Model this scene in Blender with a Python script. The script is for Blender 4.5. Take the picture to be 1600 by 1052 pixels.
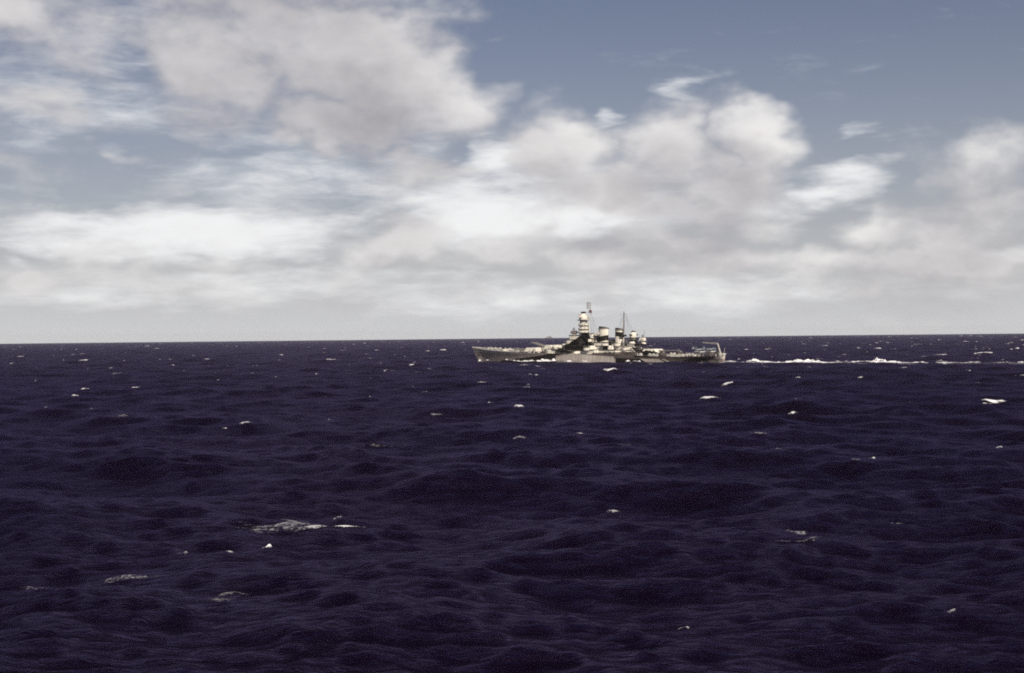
import bpy, math, random
import numpy as np
from mathutils import Vector

R = math.radians
for o in list(bpy.data.objects):
    bpy.data.objects.remove(o, do_unlink=True)
scene = bpy.context.scene
COL = scene.collection
EARTH = 6.371e6
CAM_H = 20.5

# ------------------------------------------------------------------ camera
cam_data = bpy.data.cameras.new('camera')
cam_data.sensor_width = 36.0
cam_data.lens = 50.0
cam_data.clip_start = 0.5
cam_data.clip_end = 200000
cam = bpy.data.objects.new('camera', cam_data)
COL.objects.link(cam)
cam.location = (0, 0, CAM_H)
cam.rotation_euler = (R(90 - 0.069), 0, 0)
cam.rotation_euler = (cam.rotation_euler.to_matrix() @ __import__('mathutils').Matrix.Rotation(R(-0.573), 3, 'Z')).to_euler()
scene.camera = cam

# ------------------------------------------------------------------ light
SUN_EL, SUN_AZ = 36.0, 160.0          # azimuth clockwise from the view axis
sun_vec = Vector((math.sin(R(SUN_AZ)) * math.cos(R(SUN_EL)), math.cos(R(SUN_AZ)) * math.cos(R(SUN_EL)), math.sin(R(SUN_EL))))
sl = bpy.data.lights.new('sun', 'SUN')
sl.energy = 5.0
sl.angle = R(0.5)
sl.color = (1.0, 0.91, 0.78)
so = bpy.data.objects.new('sun', sl)
COL.objects.link(so)
so.rotation_euler = (-sun_vec).to_track_quat('-Z', 'Y').to_euler()
so.location = (0, 0, 300)

vs = scene.view_settings
scene.display_settings.display_device = 'sRGB'
vs.view_transform = 'Standard'
vs.look = 'None'
vs.exposure = 0.0
vs.gamma = 1.0
vs.use_curve_mapping = False
scene.cycles.use_denoising = False
scene.cycles.pixel_filter_type = 'BLACKMAN_HARRIS'
scene.cycles.filter_width = 1.9
scene.cycles.max_bounces = 6
scene.cycles.transparent_max_bounces = 16
scene.cycles.sample_clamp_indirect = 4
scene.cycles.sample_clamp_direct = 4


# ------------------------------------------------------------------ node helper
class NT:
    def __init__(self, tree):
        self.t = tree
        tree.nodes.clear()

    def n(self, kind, **kw):
        nd = self.t.nodes.new(kind)
        for k, v in kw.items():
            setattr(nd, k, v)
        return nd

    def put(self, sock, v):
        if hasattr(v, 'links'):
            self.t.links.new(v, sock)
        elif v is not None:
            sock.default_value = v

    def m(self, op, a, b=None, c=None, clamp=False):
        nd = self.n('ShaderNodeMath', operation=op, use_clamp=clamp)
        self.put(nd.inputs[0], a); self.put(nd.inputs[1], b); self.put(nd.inputs[2], c)
        return nd.outputs[0]

    def vm(self, op, a, b=None, scale=None):
        nd = self.n('ShaderNodeVectorMath', operation=op)
        self.put(nd.inputs[0], a); self.put(nd.inputs[1], b)
        if scale is not None:
            self.put(nd.inputs['Scale'], scale)
        return nd.outputs['Value'] if op in ('LENGTH', 'DOT_PRODUCT', 'DISTANCE') else nd.outputs['Vector']

    def xyz(self, x, y, z):
        nd = self.n('ShaderNodeCombineXYZ')
        for s, v in zip(nd.inputs, (x, y, z)):
            self.put(s, v)
        return nd.outputs[0]

    def sep(self, v):
        nd = self.n('ShaderNodeSeparateXYZ'); self.put(nd.inputs[0], v)
        return nd.outputs

    def noise(self, v, scale, detail=4, rough=0.5, dist=0.0, lac=2.0, out='Fac'):
        nd = self.n('ShaderNodeTexNoise')
        self.put(nd.inputs['Vector'], v)
        nd.inputs['Scale'].default_value = scale
        nd.inputs['Detail'].default_value = detail
        nd.inputs['Roughness'].default_value = rough
        nd.inputs['Distortion'].default_value = dist
        nd.inputs['Lacunarity'].default_value = lac
        return nd.outputs[out]

    def ramp(self, v, a, b, lo=0.0, hi=1.0, smooth=True):
        nd = self.n('ShaderNodeMapRange')
        if smooth:
            nd.interpolation_type = 'SMOOTHSTEP'
        self.put(nd.inputs[0], v)
        for i, q in enumerate((a, b, lo, hi)):
            self.put(nd.inputs[i + 1], q)
        return nd.outputs[0]

    def mix(self, f, a, b):
        nd = self.n('ShaderNodeMix', data_type='RGBA')
        self.put(nd.inputs['Factor'], f)
        ia, ib = [s for s in nd.inputs if s.type == 'RGBA']
        for s, v in ((ia, a), (ib, b)):
            if isinstance(v, tuple):
                v = tuple(v) + (1.0,) if len(v) == 3 else v
            self.put(s, v)
        return [s for s in nd.outputs if s.type == 'RGBA'][0]


# ------------------------------------------------------------------ world: clear sky plus two decks of cloud
# clouds are given by direction: azimuth, elevation, half width, half height (degrees), tilt, weight
CUMULUS = [
    (-8.95, 14.1, 7.73, 2.84, 0, 0.8),
    (-17.25, 12.13, 5.67, 3.09, 0, 0.33),
    (-11.94, 10.78, 3.87, 3.35, -15, 0.9),
    (-5.4, 10.71, 5.41, 3.35, -10, 1.1),
    (-8.45, 12.03, 6.44, 2.32, 0, 0.9),
    (-2.58, 10.17, 2.84, 2.84, 0, 0.8),
    (-7.18, 8.02, 4.38, 1.55, -15, 0.8),
    (-6.16, 6.85, 2.32, 1.03, -20, 0.45),
    (-19.11, 12.4, 2.32, 1.55, 0, 0.7),
    (-17.02, 10.32, 2.84, 1.03, -20, 0.35),
    (-18.42, 8.53, 3.87, 1.16, -10, 0.45),
    (-19.11, 6.22, 3.09, 1.03, 0, 0.4),
    (-15.47, 7.08, 1.55, 0.64, -10, 0.4),
    (10.08, 8.11, 2.45, 2.06, 0, 0.85),
    (6.93, 7.49, 3.35, 2.32, 0, 0.8),
    (2.06, 7.67, 3.09, 1.93, -15, 0.75),
    (9.2, 6.05, 3.61, 1.68, 0, 0.9),
    (4.12, 5.98, 4.9, 1.55, 0, 0.8),
    (7.18, 4.91, 4.12, 1.29, 0, 0.7),
    (-3.35, 6.57, 3.09, 0.9, 0, 0.6),
    (-4.12, 3.87, 2.96, 1.42, 0, 0.85),
    (-0.52, 3.19, 3.61, 1.29, 0, 0.65),
    (5.14, 3.13, 5.67, 1.16, 0, 0.7),
    (9.7, 4.11, 3.09, 1.03, 0, 0.7),
    (18.65, 6.21, 3.22, 2.19, 0, 0.58),
    (19.34, 4.66, 3.35, 1.93, 0, 0.62),
    (17.02, 4.29, 4.12, 1.03, 0, 0.4),
    (17.02, 5.84, 2.06, 0.77, 0, 0.4),
    (14.87, 3.75, 2.45, 1.16, 0, 0.72),
    (18.42, 3.12, 3.87, 1.29, 0, 0.75),
    (15.11, 0.83, 8.51, 0.9, 0, 0.5),
    (15.11, 2.38, 7.22, 1.16, 0, 0.8),
    (10.2, 2.56, 5.15, 0.9, 0, 0.6),
    (-18.65, 2.6, 1.55, 0.77, 0, 0.8),
    (-15.59, 3.34, 3.09, 0.57, 0, 0.4),
    (-12.68, 2.79, 3.87, 0.57, 0, 0.4),
    (-7.18, 2.48, 4.12, 0.57, 0, 0.35),
    (12.68, 10.01, 3.09, 1.55, 0, -0.5),
    (5.14, 11.9, 7.73, 2.06, 0, -0.6),
    (16.31, 10.23, 7.73, 2.84, 0, -0.6),
    (-9.7, 6.37, 3.09, 1.8, 0, -0.4),
    (13.42, 5.62, 2.32, 0.9, 0, -0.7),
]
VEIL = [
    (-16.54, 9.28, 9.79, 5.93, 0, 0.38),
    (-10.2, 6.25, 7.22, 2.06, 0, 0.6),
    (-12.68, 4.08, 10.82, 1.55, 0, 1.0),
    (1.29, 4.97, 9.02, 2.32, 0, 1.0),
    (-0.52, 7.05, 2.32, 1.29, 20, 0.8),
    (-3.86, 7.35, 3.87, 1.55, 25, 0.55),
    (3.73, 8.3, 1.03, 0.77, 30, 0.6),
    (7.44, 9.81, 1.55, 0.64, 20, 0.5),
    (12.93, 5.63, 3.61, 1.16, 8, 0.8),
    (10.2, 4.88, 6.44, 1.55, 0, 0.5),
    (-15.71, 7.21, 1.8, 0.9, 0, 0.45),
    (-18.42, 8.01, 3.87, 2.06, -10, 0.35),
    (-17.02, 10.58, 3.09, 1.29, -20, 0.3),
    (-7.18, 5.83, 6.44, 1.8, 0, 0.45),
    (5.14, 1.58, 23.2, 1.55, 0, 0.6),
    (-12.68, 2.02, 15.46, 1.55, 0, 0.6),
    (18.88, 2.99, 1.55, 0.52, 0, 0.7),
    (13.66, 7.94, 1.8, 0.36, 10, 0.45),
    (-18.65, 2.6, 1.55, 0.77, 0, 0.6),
]
SKY_S = 0.10
world = bpy.data.worlds.new('World')
scene.world = world
world.use_nodes = True
w = NT(world.node_tree)
wd = w.n('ShaderNodeTexCoord').outputs['Generated']


def angles(d):
    x, y, z = w.sep(d)
    az = w.m('MULTIPLY', w.m('ARCTAN2', x, y), 180 / math.pi)
    el = w.m('MULTIPLY', w.m('ARCSINE', z), 180 / math.pi)
    return az, el


def blobs(uv, lst, soft=0.15):
    acc = None
    for (cx, cy, rx, ry, tilt, amp) in lst:
        mp = w.n('ShaderNodeMapping', vector_type='TEXTURE')
        w.put(mp.inputs['Vector'], uv if acc is None else w.vm('ADD', uv, w.vm('SCALE', (1e-9, 0, 0), scale=acc)))
        mp.inputs['Location'].default_value = (cx, cy, 0)
        mp.inputs['Rotation'].default_value = (0, 0, R(tilt))
        mp.inputs['Scale'].default_value = (rx, ry, 1)
        ln = w.vm('LENGTH', mp.outputs[0])
        v = w.ramp(ln, 1.25, 0.1, 0.0, amp)
        acc = v if acc is None else (w.m('ADD', acc, v) if amp < 0 else w.m('SMOOTH_MAX', acc, v, soft))
    return acc


def cumulus_density(d):
    az, el = angles(d)
    flat = w.vm('MULTIPLY', d, (1.0, 1.0, 1.7))
    wn = w.noise(flat, 16.0, 3, 0.5, out='Color')
    wv = w.vm('MULTIPLY', w.vm('SUBTRACT', wn, (0.5, 0.5, 0.5)), (5.5, 3.8, 0.0))
    uv = w.vm('ADD', w.xyz(az, el, 0.0), wv)
    b = blobs(uv, CUMULUS)
    # the rest of the sky, overhead and behind: the same broken cloud
    x, y, z = w.sep(d)
    zz = w.m('ADD', w.m('MAXIMUM', z, 0.0), 0.12)
    plane = w.xyz(w.m('DIVIDE', x, zz), w.m('DIVIDE', y, zz), 0.0)
    g = w.ramp(w.noise(plane, 1.1, 3, 0.5), 0.48, 0.74, 0.0, 0.75)
    out = w.m('MAXIMUM', w.ramp(w.m('ABSOLUTE', az), 21.0, 30.0), w.ramp(el, 13.5, 20.0))
    b = w.m('ADD', b, w.m('MULTIPLY', g, out))
    f = w.noise(flat, 19.0, 7, 0.54)
    f2 = w.noise(flat, 60.0, 5, 0.55)
    s = w.m('ADD', w.m('MULTIPLY', w.m('SUBTRACT', f, 0.5), 1.2), w.m('MULTIPLY', w.m('SUBTRACT', f2, 0.5), 0.22))
    return w.m('ADD', b, s), az, el


den, az, el = cumulus_density(wd)
den_sun, _, _ = cumulus_density(w.vm('ADD', wd, (0.013, 0.0, 0.030)))
alpha = w.ramp(den, 0.02, 0.86)
lit = w.m('ADD', w.m('MULTIPLY', w.m('SUBTRACT', den, den_sun), 0.54), 0.47)
lit = w.m('SUBTRACT', lit, w.ramp(den, 0.6, 1.3, 0.0, 0.34), clamp=True)
cum_col = w.mix(lit, (3.15, 2.98, 3.3), (8.7, 8.5, 8.35))

# thin high veil and haze towards the horizon
streak = w.vm('MULTIPLY', wd, (1.0, 1.0, 3.2))
vn = w.noise(streak, 11.0, 8, 0.55, 0.6)
vn2 = w.noise(w.vm('MULTIPLY', wd, (1.0, 1.0, 4.5)), 34.0, 6, 0.55, 0.4)
vuv = w.vm('ADD', w.xyz(az, el, 0.0), w.vm('MULTIPLY', w.vm('SUBTRACT', w.noise(streak, 12.0, 4, 0.5, out='Color'), (0.5, 0.5, 0.5)), (6.0, 2.6, 0.0)))
vb = blobs(vuv, VEIL)
veil = w.m('ADD', vb, w.m('ADD', w.m('MULTIPLY', w.m('SUBTRACT', vn, 0.5), 1.0), w.m('MULTIPLY', w.m('SUBTRACT', vn2, 0.5), 0.55)))
veil = w.ramp(veil, 0.20, 1.0, 0.0, 0.97)
hz = w.m('POWER', 2.718, w.m('MULTIPLY', w.m('MAXIMUM', el, 0.0), -1 / 5.8))
hz = w.m('MULTIPLY', hz, 0.92)
sky = w.n('ShaderNodeTexSky', sky_type='NISHITA')
sky.sun_disc = False
sky.sun_elevation = R(SUN_EL)
sky.sun_rotation = R(SUN_AZ)
sky.altitude = 0
sky.air_density = 1.0
sky.dust_density = 1.2
sky.ozone_density = 1.5
blue = w.vm('MULTIPLY', sky.outputs[0], (0.435, 0.40, 0.465))
col = w.mix(hz, blue, (6.8, 6.9, 7.1))
col = w.mix(veil, col, (9.0, 9.05, 9.1))
col = w.mix(w.m('MULTIPLY', alpha, w.ramp(el, 0.0, 2.2, 0.30, 0.95)), col, cum_col)
bg = w.n('ShaderNodeBackground')
w.put(bg.inputs['Color'], col)
bg.inputs['Strength'].default_value = SKY_S
w.put(w.n('ShaderNodeOutputWorld').inputs[0], bg.outputs[0])
world.cycles.sampling_method = 'MANUAL'
world.cycles.sample_map_resolution = 512


# ------------------------------------------------------------------ materials
def mat(name):
    m = bpy.data.materials.new(name)
    m.use_nodes = True
    t = NT(m.node_tree)
    out = t.n('ShaderNodeOutputMaterial')
    bs = t.n('ShaderNodeBsdfPrincipled')
    t.put(out.inputs['Surface'], bs.outputs[0])
    return m, t, bs, out


def simple(name, c, rough=0.6, metal=0.0, var=0.25, scale=0.7):
    m, t, bs, out = mat(name)
    p = t.n('ShaderNodeTexCoord').outputs['Object']
    n = t.noise(p, scale, 5, 0.6)
    t.put(bs.inputs['Base Color'], t.mix(t.ramp(n, 0.3, 0.7), tuple(v * (1 - var) for v in c), tuple(min(1, v * (1 + var * 0.6)) for v in c)))
    bs.inputs['Roughness'].default_value = rough
    bs.inputs['Metallic'].default_value = metal
    return m


WATER_TINT = (0.325, 0.272, 0.52, 1)


def water_material():
    m, t, bs, out = mat('sea_water')
    p = t.n('ShaderNodeTexCoord').outputs['Object']
    at = t.n('ShaderNodeAttribute', attribute_name='fine')
    fine = at.outputs['Fac']
    big = t.noise(p, 0.010, 3, 0.5)
    t.put(bs.inputs['Base Color'], t.mix(t.ramp(big, 0.35, 0.65), (0.0030, 0.0010, 0.0042), (0.0044, 0.0016, 0.0062)))
    st = t.vm('MULTIPLY', p, (0.75, 1.15, 1.0))
    n1 = t.noise(st, 0.42, 6, 0.62, 0.5)
    n2 = t.noise(st, 1.7, 5, 0.6, 0.4)
    n1 = t.m('SUBTRACT', 1.0, t.m('ABSOLUTE', t.m('MULTIPLY_ADD', n1, 2.6, -1.3)))     # peaked ripples
    h = t.m('ADD', t.m('MULTIPLY', n1, 0.58), t.m('MULTIPLY', n2, 0.30))
    bp = t.n('ShaderNodeBump')
    bp.inputs['Distance'].default_value = 1.0
    t.put(bp.inputs['Strength'], t.m('ADD', t.m('MULTIPLY', fine, 0.45), 0.45))
    t.put(bp.inputs['Height'], h)
    # body colour below, sky reflection above; the Fresnel term is the mean one of a wind-roughened sea (rms slope 0.2)
    nrm = bp.outputs[0]
    body = bs
    body.inputs['Roughness'].default_value = 1.0
    body.inputs['Specular IOR Level'].default_value = 0.0
    gl = t.n('ShaderNodeBsdfGlossy')
    gl.inputs['Color'].default_value = WATER_TINT
    t.put(gl.inputs['Roughness'], t.m('ADD', t.m('MULTIPLY', fine, -0.24), 0.43))
    t.put(gl.inputs['Normal'], nrm)
    cosv = t.m('MAXIMUM', t.vm('DOT_PRODUCT', nrm, t.n('ShaderNodeNewGeometry').outputs['Incoming']), 0.0)
    fr = t.m('ADD', t.m('DIVIDE', t.m('POWER', t.m('SUBTRACT', 1.0, cosv), 6.4), 2.6), 0.008)
    mx = t.n('ShaderNodeMixShader')
    t.put(mx.inputs[0], fr); t.put(mx.inputs[1], body.outputs[0]); t.put(mx.inputs[2], gl.outputs[0])
    t.put(out.inputs['Surface'], mx.outputs[0])
    return m


def foam_material():
    m, t, bs, out = mat('sea_foam')
    p = t.n('ShaderNodeTexCoord').outputs['Object']
    cov = t.n('ShaderNodeAttribute', attribute_name='cover').outputs['Fac']
    fs = t.n('ShaderNodeAttribute', attribute_name='grain').outputs['Fac']
    q = t.vm('SCALE', p, scale=fs)
    n = t.noise(q, 1.0, 7, 0.65, 0.9)
    a = t.ramp(t.m('ADD', cov, t.m('MULTIPLY', t.m('SUBTRACT', n, 0.5), 2.2)), 0.42, 0.95)
    n2 = t.noise(t.vm('ADD', q, (7.3, 1.1, 4.0)), 1.3, 5, 0.6, 1.4)
    lace = t.ramp(t.m('ABSOLUTE', t.m('SUBTRACT', n2, 0.5)), 0.11, 0.0)
    a = t.m('MULTIPLY', a, t.m('MAXIMUM', lace, t.ramp(cov, 0.55, 0.95)))
    bs.inputs['Base Color'].default_value = (0.80, 0.79, 0.80, 1)
    bs.inputs['Roughness'].default_value = 0.85
    bs.inputs['Specular IOR Level'].default_value = 0.2
    op = t.n('ShaderNodeAttribute', attribute_name='opacity').outputs['Fac']
    t.put(bs.inputs['Alpha'], t.m('MULTIPLY', a, op))
    return m


DARK = [
    [(77.5, 1.2), (33.6, 5.1), (33.6, -15.8), (77.5, -16.4)],
    [(33.6, 5.1), (19.6, 7.9), (19.6, -15.6), (33.6, -15.8)],
    [(24.7, 7.8), (4.1, 20.6), (4.1, 8.0), (12.6, 6.2), (24.7, 4.3)],
    [(5.5, 21.0), (-4.7, 21.4), (-4.1, 16.8), (-8.1, 8.9), (5.5, 8.0)],
    [(-32.9, 3.6), (-52.7, 3.0), (-59.0, -0.3), (-59.0, -14.5), (-32.9, -14.9)],
    [(-67.3, 2.8), (-68.9, 2.8), (-74.1, -0.0), (-72.5, -0.0)],
    [(-79.1, -0.0), (-90.7, 3.3), (-105.2, 3.1), (-101.7, 0.3), (-101.7, -14.0), (-79.1, -14.3)],
    [(-38.8, 15.2), (-50.1, 13.4), (-49.5, 9.8), (-54.3, 4.4), (-47.9, 4.8)],
    [(-48.5, 9.3), (-60.1, 7.5), (-65.9, 4.0), (-48.5, 3.9)],
    [(-6.4, 18.1), (-17.0, 19.9), (-17.0, 16.2), (-6.4, 14.0)],
    [(-22.6, 22.1), (-30.8, 21.4), (-30.8, 18.2), (-22.6, 18.9)],
    [(-34.8, 16.4), (-40.2, 16.6), (-40.2, 15.0), (-34.8, 14.8)],
    [(-15.6, 12.2), (-21.6, 12.1), (-21.6, 8.9), (-15.6, 8.9)],
]
MID = [
    [(-32.9, 7.2), (-107.3, 7.2), (-107.3, -13.9), (-32.9, -14.9)],
    [(-8.5, 7.1), (-50.4, 8.0), (-50.4, 3.1), (-8.5, 3.0)],
]
LIGHT = [
    [(19.6, 4.0), (5.9, 6.3), (-31.3, 4.5), (-32.9, -0.4), (-32.9, -14.9), (16.2, -15.5)],
    [(-52.7, 3.0), (-67.3, 2.8), (-73.0, -0.3), (-59.0, -0.3)],
    [(-68.9, 2.8), (-71.5, 2.8), (-77.6, -0.0), (-74.6, -0.0)],
    [(106.3, 17.5), (21.2, 12.3), (21.2, 6.9), (68.8, 6.0), (106.3, 7.7)],
    [(-106.5, 6.7), (-112.4, 6.7), (-112.4, 2.9), (-106.0, 2.8)],
]


def poly_mask(t, x, z, poly):
    cx = sum(p[0] for p in poly) / len(poly); cz = sum(p[1] for p in poly) / len(poly)
    acc = None
    for i, a in enumerate(poly):
        b = poly[(i + 1) % len(poly)]
        nx, nz = b[1] - a[1], a[0] - b[0]
        L = math.hypot(nx, nz) or 1
        nx /= L; nz /= L
        c = -(nx * a[0] + nz * a[1])
        if nx * cx + nz * cz + c < 0:
            nx, nz, c = -nx, -nz, -c
        e = t.m('ADD', t.m('MULTIPLY_ADD', x, nx, c), t.m('MULTIPLY', z, nz))
        acc = e if acc is None else t.m('MINIMUM', acc, e)
    return t.m('GREATER_THAN', acc, 0.0)


def camouflage(name, base, light, dark, root, use_light=True):
    m, t, bs, out = mat(name)
    tc = t.n('ShaderNodeTexCoord')
    tc.object = root
    p = tc.outputs['Object']
    x, y, z = t.sep(p)
    lm = dm = None
    if use_light:
        for q in LIGHT:
            k = poly_mask(t, x, z, q); lm = k if lm is None else t.m('MAXIMUM', lm, k)
    for q in DARK:
        k = poly_mask(t, x, z, q); dm = k if dm is None else t.m('MAXIMUM', dm, k)
    mm_ = None
    for q in MID:
        k = poly_mask(t, x, z, q); mm_ = k if mm_ is None else t.m('MAXIMUM', mm_, k)
    c = t.mix(mm_, base, (0.105, 0.085, 0.078))
    if use_light:
        c = t.mix(lm, c, light)
    c = t.mix(dm, c, dark)
    # weathering: streaks running down the plates, salt and grime
    n = t.noise(t.vm('MULTIPLY', p, (1.0, 1.0, 0.18)), 0.55, 5, 0.65)
    n2 = t.noise(p, 0.16, 4, 0.6)
    k = t.m('ADD', t.ramp(n, 0.3, 0.75, 0.72, 1.12), t.ramp(n2, 0.3, 0.7, -0.10, 0.10))
    t.put(bs.inputs['Base Color'], t.vm('MULTIPLY', c, t.xyz(k, k, k)))
    bs.inputs['Roughness'].default_value = 0.62
    bs.inputs['Specular IOR Level'].default_value = 0.3
    return m


# ------------------------------------------------------------------ sea
# heading and place of the battleship
TH = R(38)
SHIP_X, SHIP_Y = 56.8, 1034.0
fwd = (-math.cos(TH), math.sin(TH)); port = (-math.sin(TH), -math.cos(TH))
rng = np.random.default_rng(11)
waves = []
NW = 110
for i in range(NW):
    lam = 1.7 * (95 / 1.7) ** ((i + rng.random()) / NW)
    k = 2 * math.pi / lam
    spread = 1.0 if lam < 4 else (0.52 if lam < 30 else 0.35)
    # two trains: the wind sea running to the left and towards the camera, and an older cross sea
    ang = (R(246) if rng.random() < 0.66 else R(300)) + rng.normal() * spread
    slope = 0.0245 * (0.6 + 0.8 * rng.random()) * (1.12 if lam < 14 else 1.0)
    if lam > 28:
        slope *= 0.72 if lam < 45 else 0.6
    waves.append((k, math.cos(ang), math.sin(ang), slope / k, rng.random() * 2 * math.pi, lam))


def sea_point(x, y, D=None):
    x = np.asarray(x, dtype=np.float64); y = np.asarray(y, dtype=np.float64)
    if D is None:
        D = np.hypot(x, y)
    step = 0.004 * D
    # the ship's churned track lies flatter than the open sea
    al = (x - SHIP_X) * fwd[0] + (y - SHIP_Y) * fwd[1]
    ac = (x - SHIP_X) * port[0] + (y - SHIP_Y) * port[1]
    calm = 1.0 - 0.62 * np.exp(-(ac / 30.0) ** 2) * np.clip((100 - al) / 60, 0, 1) * np.clip((480 + al) / 120, 0, 1)
    dx = np.zeros_like(x); dy = np.zeros_like(x); dz = np.zeros_like(x)
    for k, cx, cy, a, ph, lam in waves:
        att = np.clip((lam / np.maximum(step, 0.25) - 2.0) / 2.0, 0.0, 1.0) * a * calm
        th = ((k * cx) * x + (k * cy) * y + ph)
        c = np.cos(th); s = np.sin(th)
        dz += att * c
        dx -= 1.0 * cx * att * s
        dy -= 1.0 * cy * att * s
    return x + dx, y + dy, dz - D * D / (2 * EARTH)


def mesh_object(name, verts, quads, material, attrs=None, tris=None, smooth=True):
    me = bpy.data.meshes.new(name)
    nv, nq = len(verts), len(quads)
    nt = 0 if tris is None else len(tris)
    me.vertices.add(nv)
    me.vertices.foreach_set('co', np.asarray(verts, dtype=np.float32).ravel())
    me.loops.add(nq * 4 + nt * 3)
    idx = np.asarray(quads, dtype=np.int32).ravel()
    starts = np.arange(nq, dtype=np.int32) * 4
    if nt:
        idx = np.concatenate([idx, np.asarray(tris, dtype=np.int32).ravel()])
        starts = np.concatenate([starts, nq * 4 + np.arange(nt, dtype=np.int32) * 3])
    me.loops.foreach_set('vertex_index', idx)
    me.polygons.add(nq + nt)
    me.polygons.foreach_set('loop_start', starts)
    me.polygons.foreach_set('use_smooth', np.full(nq + nt, smooth, dtype=bool))
    for k, v in (attrs or {}).items():
        a = me.attributes.new(k, 'FLOAT', 'POINT')
        a.data.foreach_set('value', np.asarray(v, dtype=np.float32))
    me.update(calc_edges=True)
    me.materials.append(material)
    o = bpy.data.objects.new(name, me)
    COL.objects.link(o)
    return o


def build_sea():
    fine = np.linspace(-22.5, 22.5, 860)
    coarse = np.linspace(22.5, 337.5, 66)[1:-1]
    azs = np.radians(np.concatenate([fine, coarse]))
    r0 = 64.0
    n = int(math.log(24000 / r0) / 0.0042)
    rs = np.concatenate([[6, 14, 24, 34, 44, 52, 58], r0 * np.exp(np.arange(n) * 0.0042)])
    A, Rr = np.meshgrid(azs, rs)
    x, y, z = sea_point((Rr * np.sin(A)).ravel(), (Rr * np.cos(A)).ravel(), Rr.ravel())
    na, nr = len(azs), len(rs)
    v = np.stack([x, y, z], 1)
    v = np.concatenate([v, [[0, 0, 0]]])
    i = np.arange(nr - 1)[:, None] * na; j = np.arange(na)[None, :]; jn = (j + 1) % na
    quads = np.stack([i + j, i + na + j, i + na + jn, i + jn], -1).reshape(-1, 4)
    c = len(v) - 1
    jj = np.arange(na)
    tris = np.stack([np.full(na, c), jj, (jj + 1) % na], 1)
    D = np.append(Rr.ravel(), 0.0)
    fineattr = np.clip(1.0 - (D - 120) / 900, 0.0, 1.0)
    o = mesh_object('sea', v, quads, water_material(), {'fine': fineattr}, tris)
    o['kind'] = 'structure'
    o['label'] = 'dark navy open sea with wind waves reaching the horizon'
    return o


build_sea()


# ------------------------------------------------------------------ foam
def smooth_noise(nu, nv, cells_u, cells_v, g):
    a = g.random((max(2, cells_u) + 1, max(2, cells_v) + 1))
    u = np.linspace(0, a.shape[0] - 1.001, nu); v = np.linspace(0, a.shape[1] - 1.001, nv)
    iu, iv = u.astype(int), v.astype(int)
    fu, fv = (u - iu)[:, None], (v - iv)[None, :]
    fu = fu * fu * (3 - 2 * fu); fv = fv * fv * (3 - 2 * fv)
    return (a[iu][:, iv] * (1 - fu) * (1 - fv) + a[iu + 1][:, iv] * fu * (1 - fv) + a[iu][:, iv + 1] * (1 - fu) * fv + a[iu + 1][:, iv + 1] * fu * fv)


class Foam:
    def __init__(self):
        self.v, self.q, self.c, self.g, self.o, self.n = [], [], [], [], [], 0

    def patch(self, cx, cy, ang, length, width, cover, hump, grain, seed, bend=0.1, lift=0.06, nu=None, nv=None):
        g = np.random.default_rng(seed)
        nu = nu or int(min(240, max(14, length / 0.35)))
        nv = nv or int(min(40, max(8, width / 0.3)))
        U, V = np.meshgrid(np.linspace(-1, 1, nu), np.linspace(-1, 1, nv), indexing='ij')
        wob = (smooth_noise(nu, 1 + 1, max(2, nu // 9), 2, g)[:, :1] - 0.5)
        lx = U * length / 2
        ly = V * width / 2 + bend * length * (U * U - 0.3) + wob * width * 0.9
        x = cx + lx * math.cos(ang) - ly * math.sin(ang)
        y = cy + lx * math.sin(ang) + ly * math.cos(ang)
        n1 = smooth_noise(nu, nv, max(3, nu // 7), max(2, nv // 5), g)
        n2 = smooth_noise(nu, nv, max(4, nu // 3), max(3, nv // 2), g)
        fall = np.clip(1 - np.abs(U) ** 2.5, 0, 1) * np.clip(1 - np.abs(V) ** 1.6, 0, 1)
        cov = fall * (0.35 + cover * 0.75) * (0.55 + 0.9 * n1)
        sx, sy, sz = sea_point(x, y)
        hz = lift + hump * fall * (0.35 + 0.9 * n1 * n2 * 1.6)
        self.v.append(np.stack([sx.ravel(), sy.ravel(), (sz + hz).ravel()], 1))
        i = np.arange(nu - 1)[:, None] * nv; j = np.arange(nv - 1)[None, :]
        self.q.append((np.stack([i + j, i + nv + j, i + nv + j + 1, i + j + 1], -1).reshape(-1, 4)) + self.n)
        self.n += nu * nv
        self.c.append(cov.ravel()); self.g.append(np.full(nu * nv, grain)); self.o.append(np.full(nu * nv, min(0.97, 0.15 + 0.78 * cover)))

    def build(self, name, label, m):
        o = mesh_object(name, np.concatenate(self.v), np.concatenate(self.q), m, {'cover': np.concatenate(self.c), 'grain': np.concatenate(self.g), 'opacity': np.concatenate(self.o)})
        o['kind'] = 'stuff'
        o['label'] = label
        return o


FOAM = foam_material()


def crest(x, y, rad):
    """highest water within a few metres of a spot"""
    g = np.linspace(-1, 1, 15)
    X, Y = np.meshgrid(x + g * rad * 0.5, y + g * rad)
    _, _, Z = sea_point(X, Y)
    k = np.argmax(Z)
    return X.ravel()[k], Y.ravel()[k]


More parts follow.
